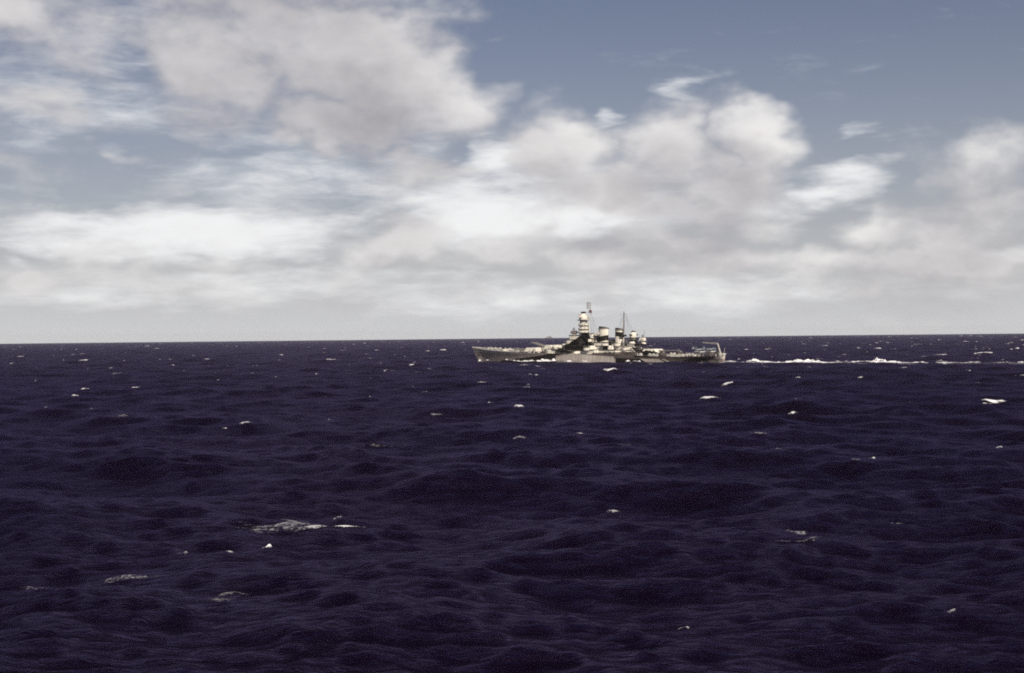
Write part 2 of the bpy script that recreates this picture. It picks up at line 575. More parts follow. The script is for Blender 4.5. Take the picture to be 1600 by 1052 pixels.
# the larger breaking crests: x, y, length, width, cover, grain, angle in degrees
CAPS = [
    (-158.1, 1277.2, 16.1, 9, 1.0, 0.4, 0),
    (-76.7, 851.6, 6.9, 5, 0.7, 0.5, 0),
    (-64.9, 931.0, 5.0, 5, 0.8, 0.5, 0),
    (-169.3, 583.4, 4.7, 3.5, 1.1, 0.8, 3),
    (-161.4, 581.3, 4.7, 3.5, 1.1, 0.8, 0),
    (-62.6, 315.9, 4.3, 2.2, 1.1, 1.0, 0),
    (-66.3, 310.2, 2.0, 1.2, 0.7, 1.0, -5),
    (-96.6, 341.7, 6.8, 7, 0.35, 1.0, -10),
    (-23.2, 156.4, 11.3, 9, 0.42, 0.9, 7),
    (-23.3, 152.2, 8.2, 1.6, 0.5, 1.3, 9),
    (-22.0, 162.9, 5.1, 5, 0.35, 1.2, 5),
    (-20.4, 161.6, 1.7, 1.2, 0.8, 1.5, 8),
    (-15.4, 155.2, 4.9, 0.55, 0.95, 1.5, 12),
    (-23.1, 140.6, 1.5, 0.5, 1.0, 2, 14),
    (-30.7, 136.5, 1.8, 0.6, 0.55, 2, 0),
    (-26.8, 138.3, 2.5, 0.7, 0.6, 2, 3),
    (-22.3, 113.8, 4.4, 3.0, 0.28, 1.8, 8),
    (-23.4, 110.6, 4.0, 2.5, 0.25, 1.6, 8),
    (29.3, 144.6, 3.0, 4, 0.5, 1.3, 0),
    (17.7, 292.1, 4.5, 2.4, 0.7, 1.2, -4),
    (47.4, 277.1, 5.7, 2.0, 0.6, 1.2, -5),
    (43.2, 234.0, 2.9, 1.5, 0.5, 1.4, 0),
    (54.3, 213.6, 2.5, 1.4, 0.8, 1.3, 8),
    (58.0, 218.5, 2.2, 1.3, 0.8, 1.4, 3),
    (78.6, 236.0, 1.6, 1.2, 0.8, 1.4, 0),
    (131.8, 385.5, 8.7, 3.5, 1.1, 0.8, -5),
    (126.8, 363.5, 3.6, 2, 1.1, 1, 0),
    (79.3, 550.5, 6.9, 4, 0.9, 0.7, 0),
    (46.4, 735.8, 11.3, 6, 1.1, 0.5, 0),
    (-6.6, 589.4, 8.5, 4.5, 0.85, 0.6, 4),
    (447.2, 2061.4, 13.0, 14, 1.1, 0.3, 0),
    (407.5, 1240.5, 25.1, 10, 1.1, 0.3, 6),
    (311.0, 1031.6, 23.2, 6, 0.4, 0.4, 14),
    (11.0, 168.7, 2.6, 1.0, 0.6, 1.6, 0),
    (42.7, 149.4, 1.7, 0.6, 0.6, 2, 3),
    (11.0, 101.9, 1.2, 0.5, 0.55, 3, 4),
    (30.1, 100.7, 1.1, 0.4, 0.6, 3, -4),
    (-16.3, 362.7, 5.5, 2.5, 0.5, 1, 0),
    (54.8, 380.3, 2.7, 2, 0.5, 1, 0),
    (-107.5, 316.3, 12.8, 2.5, 0.35, 1.2, 4),
    (-99.5, 281.6, 1.5, 1.2, 0.8, 1.4, 0),
    (-41.1, 120.2, 3.8, 1.2, 0.35, 2, 0),
    (0.0, 273.4, 5.4, 2, 0.4, 1.2, 6),
    (-34.7, 124.3, 7.8, 2, 0.3, 2, 5),
    (30.0, 133.3, 12.0, 2, 0.2, 1.5, 4),
    (23.0, 255.1, 13.8, 2.5, 0.2, 1.2, -3),
    (-21.1, 260.6, 17.6, 3, 0.2, 1.2, 3),
]
caps = Foam()
for n, (x, y, L, W, cov, grain, ang) in enumerate(CAPS):
    X, Y = crest(x, y, min(0.022 * y, 9.0))
    caps.patch(X, Y - 0.35 * W, R(ang), L, W, cov, 0.12 + 0.22 * cov, grain, 100 + n, bend=0.05)
# small whitecaps scattered to the horizon
g = np.random.default_rng(5)
cnt = 0
while cnt < 760:
    d = 330 * (9000 / 330) ** (g.random() ** 0.8)
    a = R(g.uniform(-21.5, 21.5))
    x, y = d * math.sin(a), d * math.cos(a)
    if d < 700 and g.random() > 0.30:
        continue
    if abs(a) > 0 and a < R(-8) and g.random() > 0.6:
        continue
    X, Y = crest(x, y, 14 + d * 0.004)
    s = g.random() ** 2.2
    if a < R(6) and d < 2500 and g.random() > 0.7:
        continue
    L = (1.6 + 7.5 * s) * (1 + d / 3500)
    caps.patch(X, Y, R(g.normal() * 9), L, L * g.uniform(0.4, 0.9) * (0.45 + d / 2500), g.uniform(0.35, 0.9) if d < 1300 else g.uniform(0.55, 1.2), 0.35 + 0.5 * s, 0.5, 1000 + cnt, nu=14, nv=8, lift=0.10 + d * 0.00012)
    cnt += 1
caps.build('whitecap_foam', 'scattered white foam of breaking wave crests', FOAM)


# ------------------------------------------------------------------ battleship


def ship_to_world(a, b):
    return SHIP_X + fwd[0] * a + port[0] * b, SHIP_Y + fwd[1] * a + port[1] * b


ship = bpy.data.objects.new('battleship', None)
COL.objects.link(ship)
ship.location = (SHIP_X, SHIP_Y, -(SHIP_Y ** 2) / (2 * EARTH))
ship.rotation_euler = (0, 0, math.pi - TH)
ship['label'] = 'grey and black camouflaged battleship steaming with two funnels and tall tower'
ship['category'] = 'warship'
bpy.context.view_layer.update()

PAINT = camouflage('superstructure_paint', (0.79, 0.745, 0.645), None, (0.009, 0.006, 0.005), ship, False)
HULLP = camouflage('hull_paint', (0.29, 0.245, 0.225), (0.48, 0.43, 0.385), (0.009, 0.006, 0.005), ship, True)
DECKM = simple('deck_planking', (0.065, 0.058, 0.055), 0.8)
DARKM = simple('dark_metal', (0.022, 0.018, 0.016), 0.55)
GREYM = simple('grey_metal', (0.19, 0.17, 0.16), 0.5)
LIGHTM = simple('light_metal', (0.66, 0.63, 0.57), 0.55)
CRANEM = simple('crane_grey', (0.40, 0.37, 0.34), 0.6)
GLASSM = simple('dark_glass', (0.02, 0.025, 0.03), 0.1)
PLANEB = simple('aircraft_blue_grey', (0.20, 0.23, 0.27), 0.45)
PLANEW = simple('aircraft_white', (0.72, 0.71, 0.69), 0.45)
FLAGM = simple('flag_cloth', (0.16, 0.05, 0.06), 0.9)


class MB:
    def __init__(self):
        self.v, self.f = [], []

    def add(self, vs, fs):
        n = len(self.v)
        self.v += [tuple(p) for p in vs]
        self.f += [tuple(i + n for i in f) for f in fs]
        return self

    def box(self, x0, x1, y0, y1, z0, z1):
        return self.prism([(x0, y0), (x1, y0), (x1, y1), (x0, y1)], z0, z1)

    def prism(self, poly, z0, z1, top=None):
        top = top or poly
        n = len(poly)
        vs = [(x, y, z0) for x, y in poly] + [(x, y, z1) for x, y in top]
        fs = [(i, (i + 1) % n, n + (i + 1) % n, n + i) for i in range(n)]
        fs += [tuple(range(n))[::-1], tuple(range(n, 2 * n))]
        return self.add(vs, fs)

    def lathe(self, cx, cy, prof, n=20, ex=1.0, ey=1.0, shear=0.0):
        vs, fs = [], []
        z0 = prof[0][1]
        for r, z in prof:
            for i in range(n):
                a = 2 * math.pi * i / n
                vs.append((cx + r * ex * math.cos(a) + shear * (z - z0), cy + r * ey * math.sin(a), z))
        for k in range(len(prof) - 1):
            for i in range(n):
                fs.append((k * n + i, k * n + (i + 1) % n, (k + 1) * n + (i + 1) % n, (k + 1) * n + i))
        fs.append(tuple(range(n))[::-1])
        fs.append(tuple(range((len(prof) - 1) * n, len(prof) * n)))
        return self.add(vs, fs)

    def tube(self, p0, p1, r0, r1=None, n=8):
        r1 = r0 if r1 is None else r1
        p0, p1 = Vector(p0), Vector(p1)
        d = (p1 - p0).normalized()
        u = d.orthogonal().normalized(); v = d.cross(u)
        vs = []
        for p, r in ((p0, r0), (p1, r1)):
            for i in range(n):
                a = 2 * math.pi * i / n
                vs.append(p + u * r * math.cos(a) + v * r * math.sin(a))
        fs = [(i, (i + 1) % n, n + (i + 1) % n, n + i) for i in range(n)] + [tuple(range(n))[::-1], tuple(range(n, 2 * n))]
        return self.add(vs, fs)

    def mesh(self, name, m, smooth=False):
        me = bpy.data.meshes.new(name)
        me.from_pydata([tuple(p) for p in self.v], [], self.f)
        me.validate()
        me.update()
        me.materials.append(m)
        if smooth:
            for p in me.polygons:
                p.use_smooth = True
            me.set_sharp_from_angle(angle=R(40))
        return me

    def build(self, name, m, parent=None, loc=None, smooth=False):
        o = bpy.data.objects.new(name, self.mesh(name, m, smooth))
        COL.objects.link(o)
        o.parent = parent
        if loc:
            o.location = loc
        return o


def link_copy(src, parent, loc, rz=0.0, ry=None):
    c = src.copy()
    COL.objects.link(c)
    c.parent = parent
    c.location = loc
    c.rotation_euler = (src.rotation_euler[0], src.rotation_euler[1] if ry is None else ry, rz)
    for ch in src.children:
        k = ch.copy()
        COL.objects.link(k)
        k.parent = c
    return c


# ---- hull
def lerp_table(tab, x):
    xs = [t[0] for t in tab]; ys = [t[1] for t in tab]
    return float(np.interp(x, xs, ys))


def deck_z(a):
    return lerp_table([(-111, 4.7), (-80, 4.5), (-40, 5.4), (0, 6.2), (40, 6.9), (70, 7.9), (95, 9.4), (111, 10.8)], a)


def half_deck(a):
    s = 111 - a
    f = 1 - max(0.0, 1 - s / 98) ** 2.1
    k = 1.0
    if s > 128:
        q = (s - 128) / 94
        k = max(0.0, 1 - q ** 2.6 * 0.55)
        if s > 210:
            k *= math.sqrt(max(0.0, 1 - ((s - 210) / 12.0) ** 2.2))
    return 16.4 * f * k


def half_wl(a):
    s = 111 - a - 5.5
    if s < 0:
        return 0.0
    f = 1 - max(0.0, 1 - s / 104) ** 1.75
    k = 1.0
    if s > 120:
        q = (s - 120) / 92
        k = max(0.0, 1 - q ** 2.5 * 0.75)
        if s > 200:
            k *= math.sqrt(max(0.0, 1 - ((s - 200) / 12.5) ** 2))
    return 16.4 * f * k


def hull():
    m = MB()
    st = [0, 1, 2.5, 4.5, 7, 10, 14, 19, 25] + list(range(32, 206, 6)) + [207, 210, 213, 215.5, 217.5, 219, 220.3, 221.3, 221.9, 222]
    zf = [0.0, 0.2, 0.42, 0.6, 0.75, 0.88, 1.0]
    ring = []
    for s in st:
        a = 111 - s
        dz = deck_z(a)
        row = []
        for f in zf:
            z = -4 + f * (dz + 4)
            t = max(0.0, z / dz)
            if z < 0:
                hb = half_wl(a) * (1 + 0.06 * z)
            else:
                flare = t ** 1.5
                hb = half_wl(a) * (1 - flare) + half_deck(a) * flare
            # raked stem: the bow cuts back towards the water
            cut = 5.5 * (1 - min(1.0, max(0.0, t))) ** 1.1
            x = a
            if s < 26:
                x = a - cut * (1 - s / 26)
                ss = s + 0.001
                hb = half_deck(a) * (0.30 + 0.70 * max(0.0, t) ** 1.2) if s < 26 else hb
                mixk = s / 26
                hb = hb * (1 - mixk) + mixk * (half_wl(a) * (1 - max(0, t) ** 1.5) + half_deck(a) * max(0, t) ** 1.5)
            row.append((x, hb, z))
        ring.append(row)
    nz = len(zf)
    vs = []
    for row in ring:
        vs += [(x, y, z) for x, y, z in row]
        vs += [(x, -y, z) for x, y, z in row]
    fs = []
    for i in range(len(st) - 1):
        for j in range(nz - 1):
            p = i * 2 * nz + j; q = (i + 1) * 2 * nz + j
            fs.append((p, q, q + 1, p + 1))
            fs.append((p + nz, p + nz + 1, q + nz + 1, q + nz))
    m.add(vs, fs)
    h = m.build('hull', HULLP, ship, smooth=True)
    d = MB()
    dv, df = [], []
    for s in st:
        a = 111 - s
        dv += [(a, half_deck(a), deck_z(a) - 0.02), (a, -half_deck(a), deck_z(a) - 0.02)]
    for i in range(len(st) - 1):
        df.append((2 * i, 2 * i + 1, 2 * i + 3, 2 * i + 2))
    d.add(dv, df).build('deck', DECKM, ship)
    # low bulwark round the bow
    bw = MB()
    for sgn in (1, -1):
        q = [111 - s for s in st if s <= 44]
        for a0, a1 in zip(q, q[1:]):
            h0 = 0.9 if a0 > 80 else 0.7
            p = [(a0, sgn * half_deck(a0), deck_z(a0)), (a1, sgn * half_deck(a1), deck_z(a1))]
            bw.add([p[0], p[1], (p[1][0], p[1][1], p[1][2] + h0), (p[0][0], p[0][1], p[0][2] + h0),
                    (p[0][0], p[0][1] - sgn * 0.15, p[0][2]), (p[1][0], p[1][1] - sgn * 0.15, p[1][2]),
                    (p[1][0], p[1][1] - sgn * 0.15, p[1][2] + h0), (p[0][0], p[0][1] - sgn * 0.15, p[0][2] + h0)],
                   [(0, 1, 2, 3), (7, 6, 5, 4), (3, 2, 6, 7)])
    bw.build('bulwark', LIGHTM, ship)
    # guard rail wires
    rl = MB()
    for sgn in (1, -1):
        rl = MB()
        q = [64 - 4 * i for i in range(44)]
        for a0, a1 in zip(q, q[1:]):
            if a1 < -108:
                break
            y0, y1 = sgn * (half_deck(a0) - 0.2), sgn * (half_deck(a1) - 0.2)
            rl.tube((a0, y0, deck_z(a0)), (a0, y0, deck_z(a0) + 1.1), 0.05, n=4)
            for hh in (0.6, 1.1):
                rl.tube((a0, y0, deck_z(a0) + hh), (a1, y1, deck_z(a1) + hh), 0.035, n=4)
        rl.build('guard_rail', GREYM, ship)
    # anchor, hawse and belt seam
    for sgn in (1, -1):
        an = MB()
        y = sgn * (half_deck(103) * 0.86 + 0.35)
        an.box(102.6, 103.2, y - 0.25, y + 0.25, 4.6, 7.2).box(101.6, 104.2, y - 0.3, y + 0.3, 4.3, 4.9)
        an.build('anchor', DARKM, ship)
    return h


hull()


# ---- superstructure blocks
def oct_poly(x0, x1, hw, c):
    return [(x0, -hw + c), (x0 + c, -hw), (x1 - c, -hw), (x1, -hw + c), (x1, hw - c), (x1 - c, hw), (x0 + c, hw), (x0, hw - c)]


def block(name, x0, x1, hw, z0, z1, c=1.5, m=None, rim=True):
    b = MB().prism(oct_poly(x0, x1, hw, c), z0, z1)
    o = b.build(name, m or PAINT, ship)
    if rim:
        r = MB().prism(oct_poly(x0 - 0.5, x1 + 0.5, hw + 0.5, c), z1 + 0.003, z1 + 0.22)
        r.build('deck_edge', DECKM, o)
    return o


d1 = block('deckhouse', -48, 23, 9.6, 5.4, 9.0, 3)
d2 = block('deckhouse', -41, 19, 6.4, 9.22, 12.0, 2.2)
d3 = block('bridge_block', 3.5, 19.2, 5.4, 12.22, 16.6, 2.4)
d4 = block('bridge_block', 2.0, 17.0, 4.4, 16.82, 19.8, 2.0)
b5 = block('bridge_wing', -5.6, 4.4, 4.6, 17.6, 20.9, 0.8)
MB().box(-4.6, 2.0, -3.2, 3.2, 12.22, 17.6).build('wing_support', PAINT, ship)
# bridge windows
for z, xx, hw in ((18.4, 17.0, 2.2),):
    wv = MB()
    for i in range(5):
        y = -1.8 + i * 0.9
        wv.box(17.0, 17.06, y - 0.3, y + 0.3, z, z + 0.8)
    wv.build('bridge_window', GLASSM, d4)
for (x, z) in ((15, 13.8), (12, 13.8), (9, 13.8), (6, 13.8), (12, 10.4), (2, 10.4), (-4, 10.4), (-33, 10.4), (14, 7.0), (-10, 7.0), (-20, 7.0), (-27, 7.0), (-40, 7.0)):
    hw = 5.4 if z > 12.5 else (6.4 if z > 9.2 else 9.6)
    MB().lathe(0, 0, [(0.32, 0), (0.32, 0.05)], 10).build('porthole', GLASSM, ship, (x, hw + 0.002, z)).rotation_euler = (R(-90), 0, 0)

# conning tower with the forward secondary director
MB().lathe(14.3, 0, [(3.0, 16.7), (3.0, 19.6), (2.6, 20.2)], 18).build('conning_tower', PAINT, ship, smooth=True)


def director(x, z0, scale=1.0, face=1, m=None):
    """boxy gun director with its radar dish frame"""
    s = scale
    o = MB().lathe(x, 0, [(1.7 * s, z0), (1.5 * s, z0 + 0.9 * s)], 14).build('director_base', GREYM, ship, smooth=True)
    q = [(x - 2.1 * s, -1.9 * s), (x + 2.1 * s, -1.9 * s), (x + 2.1 * s, 1.9 * s), (x - 2.1 * s, 1.9 * s)]
    t = [(x - 1.6 * s, -1.5 * s), (x + 1.5 * s, -1.5 * s), (x + 1.5 * s, 1.5 * s), (x - 1.6 * s, 1.5 * s)]
    d = MB().prism(q, z0 + 0.9 * s, z0 + 3.1 * s, t).build('director', m or PAINT, ship)
    MB().tube((x + face * 0.5 * s, -3.2 * s, z0 + 2.0 * s), (x + face * 0.5 * s, 3.2 * s, z0 + 2.0 * s), 0.35 * s, n=10).build('rangefinder', GREYM, d)
    a = MB()
    zz = z0 + 3.1 * s
    for i in range(5):
        y = (-1.2 + 0.6 * i) * s
        a.tube((x, y, zz), (x + face * 0.3 * s, y, zz + 2.0 * s), 0.07 * s, n=5)
    for i in range(4):
        z = zz + (0.3 + 0.55 * i) * s
        a.tube((x + face * 0.1 * s, -1.4 * s, z), (x + face * 0.1 * s, 1.4 * s, z), 0.09 * s, n=5)
    a.build('radar_antenna', DARKM, d)
    return d


director(14.3, 20.1, 1.0, 1, GREYM)

# ---- forward tower
TX = 5.7
tw = MB().lathe(TX, 0, [(3.3, 19.9), (3.1, 23.5), (2.9, 27.0), (2.7, 30.8)], 20).build('tower', PAINT, ship, smooth=True)
for z, r in ((21.6, 4.4), (24.0, 4.2), (26.8, 4.0), (30.8, 4.9)):
    p = MB().lathe(TX, 0, [(r - 0.5, z - 0.35), (r, z), (r, z + 0.15)], 22).build('platform', DARKM, tw, smooth=True)
for z, r in ((21.75, 4.1), (24.15, 3.9), (26.95, 3.7)):
    MB().lathe(TX, 0, [(r, z), (r, z + 1.15), (r - 0.12, z + 1.15), (r - 0.12, z + 0.1)], 22).build('platform_shield', PAINT, tw, smooth=True)
for i in range(9):
    a = R(-80 + i * 20)
    MB().box(-0.03, 0.03, -0.32, 0.32, 0, 0.6).build('tower_window', GLASSM, tw, (TX + 2.83 * math.cos(a), 2.83 * math.sin(a), 28.6)).rotation_euler = (0, 0, a)
md = MB().lathe(TX, 0, [(3.2, 30.97), (3.4, 31.6), (2.9, 33.4), (1.9, 35.3), (1.5, 35.6)], 18).build('main_director', PAINT, ship, smooth=True)
MB().tube((TX - 0.6, -6.6, 33.0), (TX - 0.6, 6.6, 33.0), 0.65, n=12).build('rangefinder', LIGHTM, md, smooth=True)
ra = MB().box(TX - 1.0, TX + 1.0, -1.7, 1.7, 35.61, 36.9)
ra.build('radar_antenna', DARKM, md)
MB().box(TX + 2.3, TX + 3.6, -0.9, 0.9, 33.2, 35.0).build('radar_box', LIGHTM, md)

# ---- foremast and its air search antenna
fm = MB().tube((0.6, 0, 20.9), (0.6, 0, 44.2), 0.34, 0.16, n=10).build('foremast', LIGHTM, ship, smooth=True)
MB().tube((0.6, -7.0, 30.9), (0.6, 7.0, 30.9), 0.17, n=6).build('yard', LIGHTM, fm)
MB().tube((0.6, 0, 26.0), (3.4, 0, 26.0), 0.22, n=6).build('mast_strut', LIGHTM, fm)
MB().tube((0.6, -2.6, 36.4), (0.6, 2.6, 36.4), 0.13, n=6).build('yard', DARKM, fm)
sk = MB()
for i in range(7):
    y = -2.4 + 0.8 * i
    sk.tube((0.95, y, 38.9), (0.95, y, 43.7), 0.075, n=5)
for i in range(7):
    z = 38.9 + 0.8 * i
    sk.tube((0.95, -2.4, z), (0.95, 2.4, z), 0.075, n=5)
for i in range(6):
    for j in range(3):
        sk.tube((0.95, -2.4 + 0.96 * i, 39.6 + 1.7 * j), (1.7, -2.4 + 0.96 * i, 39.6 + 1.7 * j), 0.06, n=4)
sko = sk.build('search_antenna', DARKM, fm)

# ---- funnels
def funnel(x, z0, z1, ex, ey):
    H = z1 - z0
    f = MB().lathe(x, 0, [(1.08, z0), (1.0, z0 + 1.5), (1.0, z0 + H * 0.83)], 24, ex, ey, -0.03).build('funnel', PAINT, ship, smooth=True)
    zc = z0 + H * 0.83 + 0.003
    xs = x - 0.03 * H * 0.83
    c = MB().lathe(xs, 0, [(1.02, zc), (1.10, zc + 0.35), (1.06, zc + 0.9)], 24, ex, ey, -0.03).build('funnel_cap', GREYM, f, smooth=True)
    # raised hood, higher at the front
    hv, hf = [], []
    n = 24
    for i in range(n):
        a = 2 * math.pi * i / n
        top = zc + 1.55 + 0.6 * math.cos(a)
        hv += [(xs + ex * 1.02 * math.cos(a), ey * 1.02 * math.sin(a), zc + 0.903), (xs + ex * 0.95 * math.cos(a), ey * 0.95 * math.sin(a), top)]
    hv2 = [(xs + ex * 0.7 * math.cos(2 * math.pi * i / n), ey * 0.7 * math.sin(2 * math.pi * i / n), zc + 1.2) for i in range(n)]
    for i in range(n):
        j = (i + 1) % n
        hf.append((2 * i, 2 * j, 2 * j + 1, 2 * i + 1))
        hf.append((2 * i + 1, 2 * j + 1, 2 * n + j, 2 * n + i))
    hf.append(tuple(2 * n + i for i in range(n)))
    MB().add(hv + hv2, hf).build('funnel_hood', DARKM, f, smooth=True)
    MB().tube((xs + ex + 0.35, 0, z0 + 2), (xs + ex + 0.35 - 0.03 * H, 0, z1 - 0.5), 0.3, n=8).build('steam_pipe', GREYM, f)
    return f


f1 = funnel(-11.6, 12.0, 26.4, 3.9, 2.9)
f2 = funnel(-25.0, 12.0, 25.0, 3.0, 2.5)
fb = block('funnel_base', -17.5, -5.4, 5.0, 12.22, 14.6, 1.4)
block('funnel_base', -30, -20.5, 4.4, 12.22, 13.6, 1.2)
# searchlights on a ledge before and beside the first funnel
ledge = MB().prism(oct_poly(-10.5, -4.6, 4.6, 1.2), 19.2, 19.45).build('searchlight_platform', DARKM, f1)
MB().tube((-5.6, 0, 14.8), (-5.6, 0, 19.2), 1.2, n=12).build('platform_support', PAINT, f1, smooth=True)
sm = MB().tube((0, -0.6, 1.3), (0, 0.6, 1.3), 0.85, n=14).tube((0, 0, 0), (0, 0, 0.6), 0.3, n=8).mesh('searchlight', LIGHTM, True)
for (x, y) in ((-6.2, 3.2), (-6.2, -3.2), (-9.4, 3.6), (-9.4, -3.6)):
    o = bpy.data.objects.new('searchlight', sm); COL.objects.link(o); o.parent = f1; o.location = (x, y, 19.45)

# ---- mainmast with yard and derrick posts
mm = MB().tube((-29.0, 0, 12.2), (-29.6, 0, 36.4), 0.62, 0.34, n=12).build('mainmast', GREYM, ship, smooth=True)
MB().tube((-29.5, -4.2, 34.6), (-29.5, 4.2, 34.6), 0.13, n=6).build('yard', GREYM, mm)
MB().tube((-29.4, -2.4, 29.5), (-29.4, 2.4, 29.5), 0.11, n=6).build('yard', GREYM, mm)
for y in (2.8, -2.8):
    MB().tube((-30.8, y, 12.0), (-30.9, y, 17.8), 0.5, 0.4, n=10).build('derrick_post', LIGHTM, ship, smooth=True)
for y in (2.8, -2.8):
    bm_ = MB().tube((-30.4, y, 12.8), (-16.0, y + (1.2 if y > 0 else -1.2), 16.2), 0.24, 0.16, n=8)
    bm_.build('boat_boom', GREYM, ship)
for p, q in (((0.6, 6.5, 30.9), (-29.5, 4.0, 34.6)), ((0.6, -6.5, 30.9), (-29.5, -4.0, 34.6)), ((0.6, 2, 30.9), (-29.5, 0, 36.2))):
    MB().tube(p, q, 0.035, n=4).build('aerial_wire', GREYM, ship)

# ---- after superstructure
block('after_block', -46.5, -33.5, 4.6, 12.22, 13.4, 1.6)
at = MB().lathe(-37.3, 0, [(3.4, 13.63), (2.6, 15.0), (2.3, 17.4)], 18).build('after_tower', PAINT, ship, smooth=True)
MB().lathe(-37.3, 0, [(2.9, 17.2), (3.5, 17.5), (3.5, 17.7)], 20).build('platform', DARKM, at, smooth=True)
ad = MB().lathe(-37.3, 0, [(2.3, 17.71), (2.6, 18.4), (2.2, 20.4), (1.3, 21.6)], 18).build('after_director', PAINT, ship, smooth=True)
MB().tube((-37.6, -5.2, 19.6), (-37.6, 5.2, 19.6), 0.5, n=10).build('rangefinder', DARKM, ad, smooth=True)
MB().box(-38.2, -36.6, -1.4, 1.4, 21.61, 22.5).build('radar_antenna', DARKM, ad)
MB().lathe(-45.1, 0, [(2.6, 13.3), (2.2, 14.4), (2.9, 14.7)], 16).build('director_tower', PAINT, ship, smooth=True)
dd = director(-45.1, 14.71, 0.95, -1)
MB().tube((-46.2, 0, 17.8), (-46.6, 0, 22.6), 0.09, n=6).build('whip_aerial', DARKM, dd)


block('vent_house', -20.6, -17.6, 3.0, 12.22, 16.0, 0.6, DARKM)
for (x, y, z, h) in ((-18.4, 4.6, 12.2, 2.6), (-18.4, -4.6, 12.2, 2.6), (-31.8, 4.8, 12.2, 2.4), (-31.8, -4.8, 12.2, 2.4), (1.0, 5.2, 12.2, 2.8), (1.0, -5.2, 12.2, 2.8), (-33.0, 2.0, 13.0, 3.0), (20.5, 3.0, 9.2, 2.6), (20.5, -3.0, 9.2, 2.6)):
    MB().lathe(x, y, [(0.55, z), (0.5, z + h * 0.7), (0.95, z + h * 0.8), (0.8, z + h)], 12).build('ventilator', GREYM, ship, smooth=True)
MB().prism(oct_poly(-30.4, -27.2, 3.4, 0.8), 18.6, 18.85).build('lookout_platform', DARKM, mm)
MB().prism(oct_poly(-30.2, -27.4, 3.2, 0.8), 18.86, 19.9).build('lookout_shield', PAINT, mm)
for sgn in (1, -1):
    for p, q in (((-29.5, sgn * 0.4, 34.0), (-36, sgn * 6, 12.3)), ((-29.5, sgn * 0.4, 34.0), (-23, sgn * 6, 12.3)), ((0.6, sgn * 0.4, 38.0), (-6, sgn * 5, 15.0)), ((0.6, sgn * 6.5, 30.8), (1.5, sgn * 5, 13.0)), ((0.6, sgn * 4.0, 30.8), (1.5, sgn * 4.2, 21.0)), ((-29.5, sgn * 4.0, 34.5), (-30.5, sgn * 4.0, 14.0))):
        MB().tube(p, q, 0.055, n=4).build('stay_wire', DARKM, ship)
MB().tube((-29.6, 0, 36.0), (-37.3, 0, 22.4), 0.05, n=4).build('stay_wire', DARKM, ship)


# ---- main battery
def turret_mesh():
    b = [(-9.2, -4.4), (-7.0, -5.6), (4.0, -5.6), (6.6, -3.9), (6.6, 3.9), (4.0, 5.6), (-7.0, 5.6), (-9.2, 4.4)]
    t = [(-9.0, -4.2), (-6.8, -5.3), (2.4, -5.2), (3.6, -3.5), (3.6, 3.5), (2.4, 5.2), (-6.8, 5.3), (-9.0, 4.2)]
    return MB().prism(b, 0.25, 3.15, t)


def turret(a, deck, rise, heading, elev):
    root = turret_mesh().build('gun_turret', PAINT, ship, (a, 0, deck + rise))
    root.rotation_euler = (0, 0, heading)
    MB().lathe(0, 0, [(5.5, -rise - 0.3), (5.5, 0.24)], 28).build('barbette', PAINT, root, smooth=True)
    for y in (5.3, -5.3):
        s = 1 if y > 0 else -1
        MB().tube((-5.6, y, 2.1), (-5.6, y + s * 1.5, 2.1), 0.6, n=10).build('rangefinder_hood', LIGHTM, root, smooth=True)
    for y in (-2.6, 0.0, 2.6):
        g = MB()
        e = R(elev)
        c, s = math.cos(e), math.sin(e)
        prev = None
        secs = [(0, 0.82), (1.4, 0.80), (1.5, 0.62), (6.0, 0.52), (13.6, 0.36), (13.9, 0.42)]
        for (l0, r0), (l1, r1) in zip(secs, secs[1:]):
            g.tube((4.6 + l0 * c, y, 1.55 + l0 * s), (4.6 + l1 * c, y, 1.55 + l1 * s), r0, r1, n=12)
        g.build('gun_barrel', GREYM, root, smooth=True)
    for (x, y) in ((-7.6, 3.2), (-7.6, -3.2)):
        MB().box(x - 0.5, x + 0.5, y - 0.4, y + 0.4, 3.15, 3.75).build('roof_hatch', GREYM, root)
    return root


turret(52.0, 7.2, 0.5, 0.0, 4)
turret(34.0, 6.7, 2.9, 0.0, 15)
turret(-55.5, 5.4, 1.1, math.pi, 2)


# ---- secondary battery: twin mounts
def five_inch():
    b = [(-2.4, -2.2), (1.6, -2.2), (2.4, -1.6), (2.4, 1.6), (1.6, 2.2), (-2.4, 2.2)]
    t = [(-2.1, -1.8), (0.8, -1.8), (1.3, -1.3), (1.3, 1.3), (0.8, 1.8), (-2.1, 1.8)]
    root = MB().prism(b, 0.3, 2.9, t).lathe(0, 0, [(2.0, 0.0), (2.0, 0.29)], 16).build('twin_gun_mount', PAINT, ship)
    for y in (-0.9, 0.9):
        MB().tube((1.5, y, 1.8), (6.2, y, 2.6), 0.17, 0.12, n=8).build('gun_barrel', GREYM, root)
    return root


fi = five_inch()
spots = []
for sgn in (1, -1):
    spots += [(4.0, sgn * 12.4, deck_z(3), sgn), (-13.5, sgn * 12.4, deck_z(-14), sgn), (-31.5, sgn * 12.4, deck_z(-31), sgn), (-6.5, sgn * 8.0, 9.23, sgn), (-23.5, sgn * 8.0, 9.23, sgn)]
for i, (x, y, z, sgn) in enumerate(spots):
    ang = sgn * R(62 if x > -10 else 118)
    if i == 0:
        fi.location = (x, y, z); fi.rotation_euler = (0, 0, ang)
    else:
        link_copy(fi, ship, (x, y, z), ang)


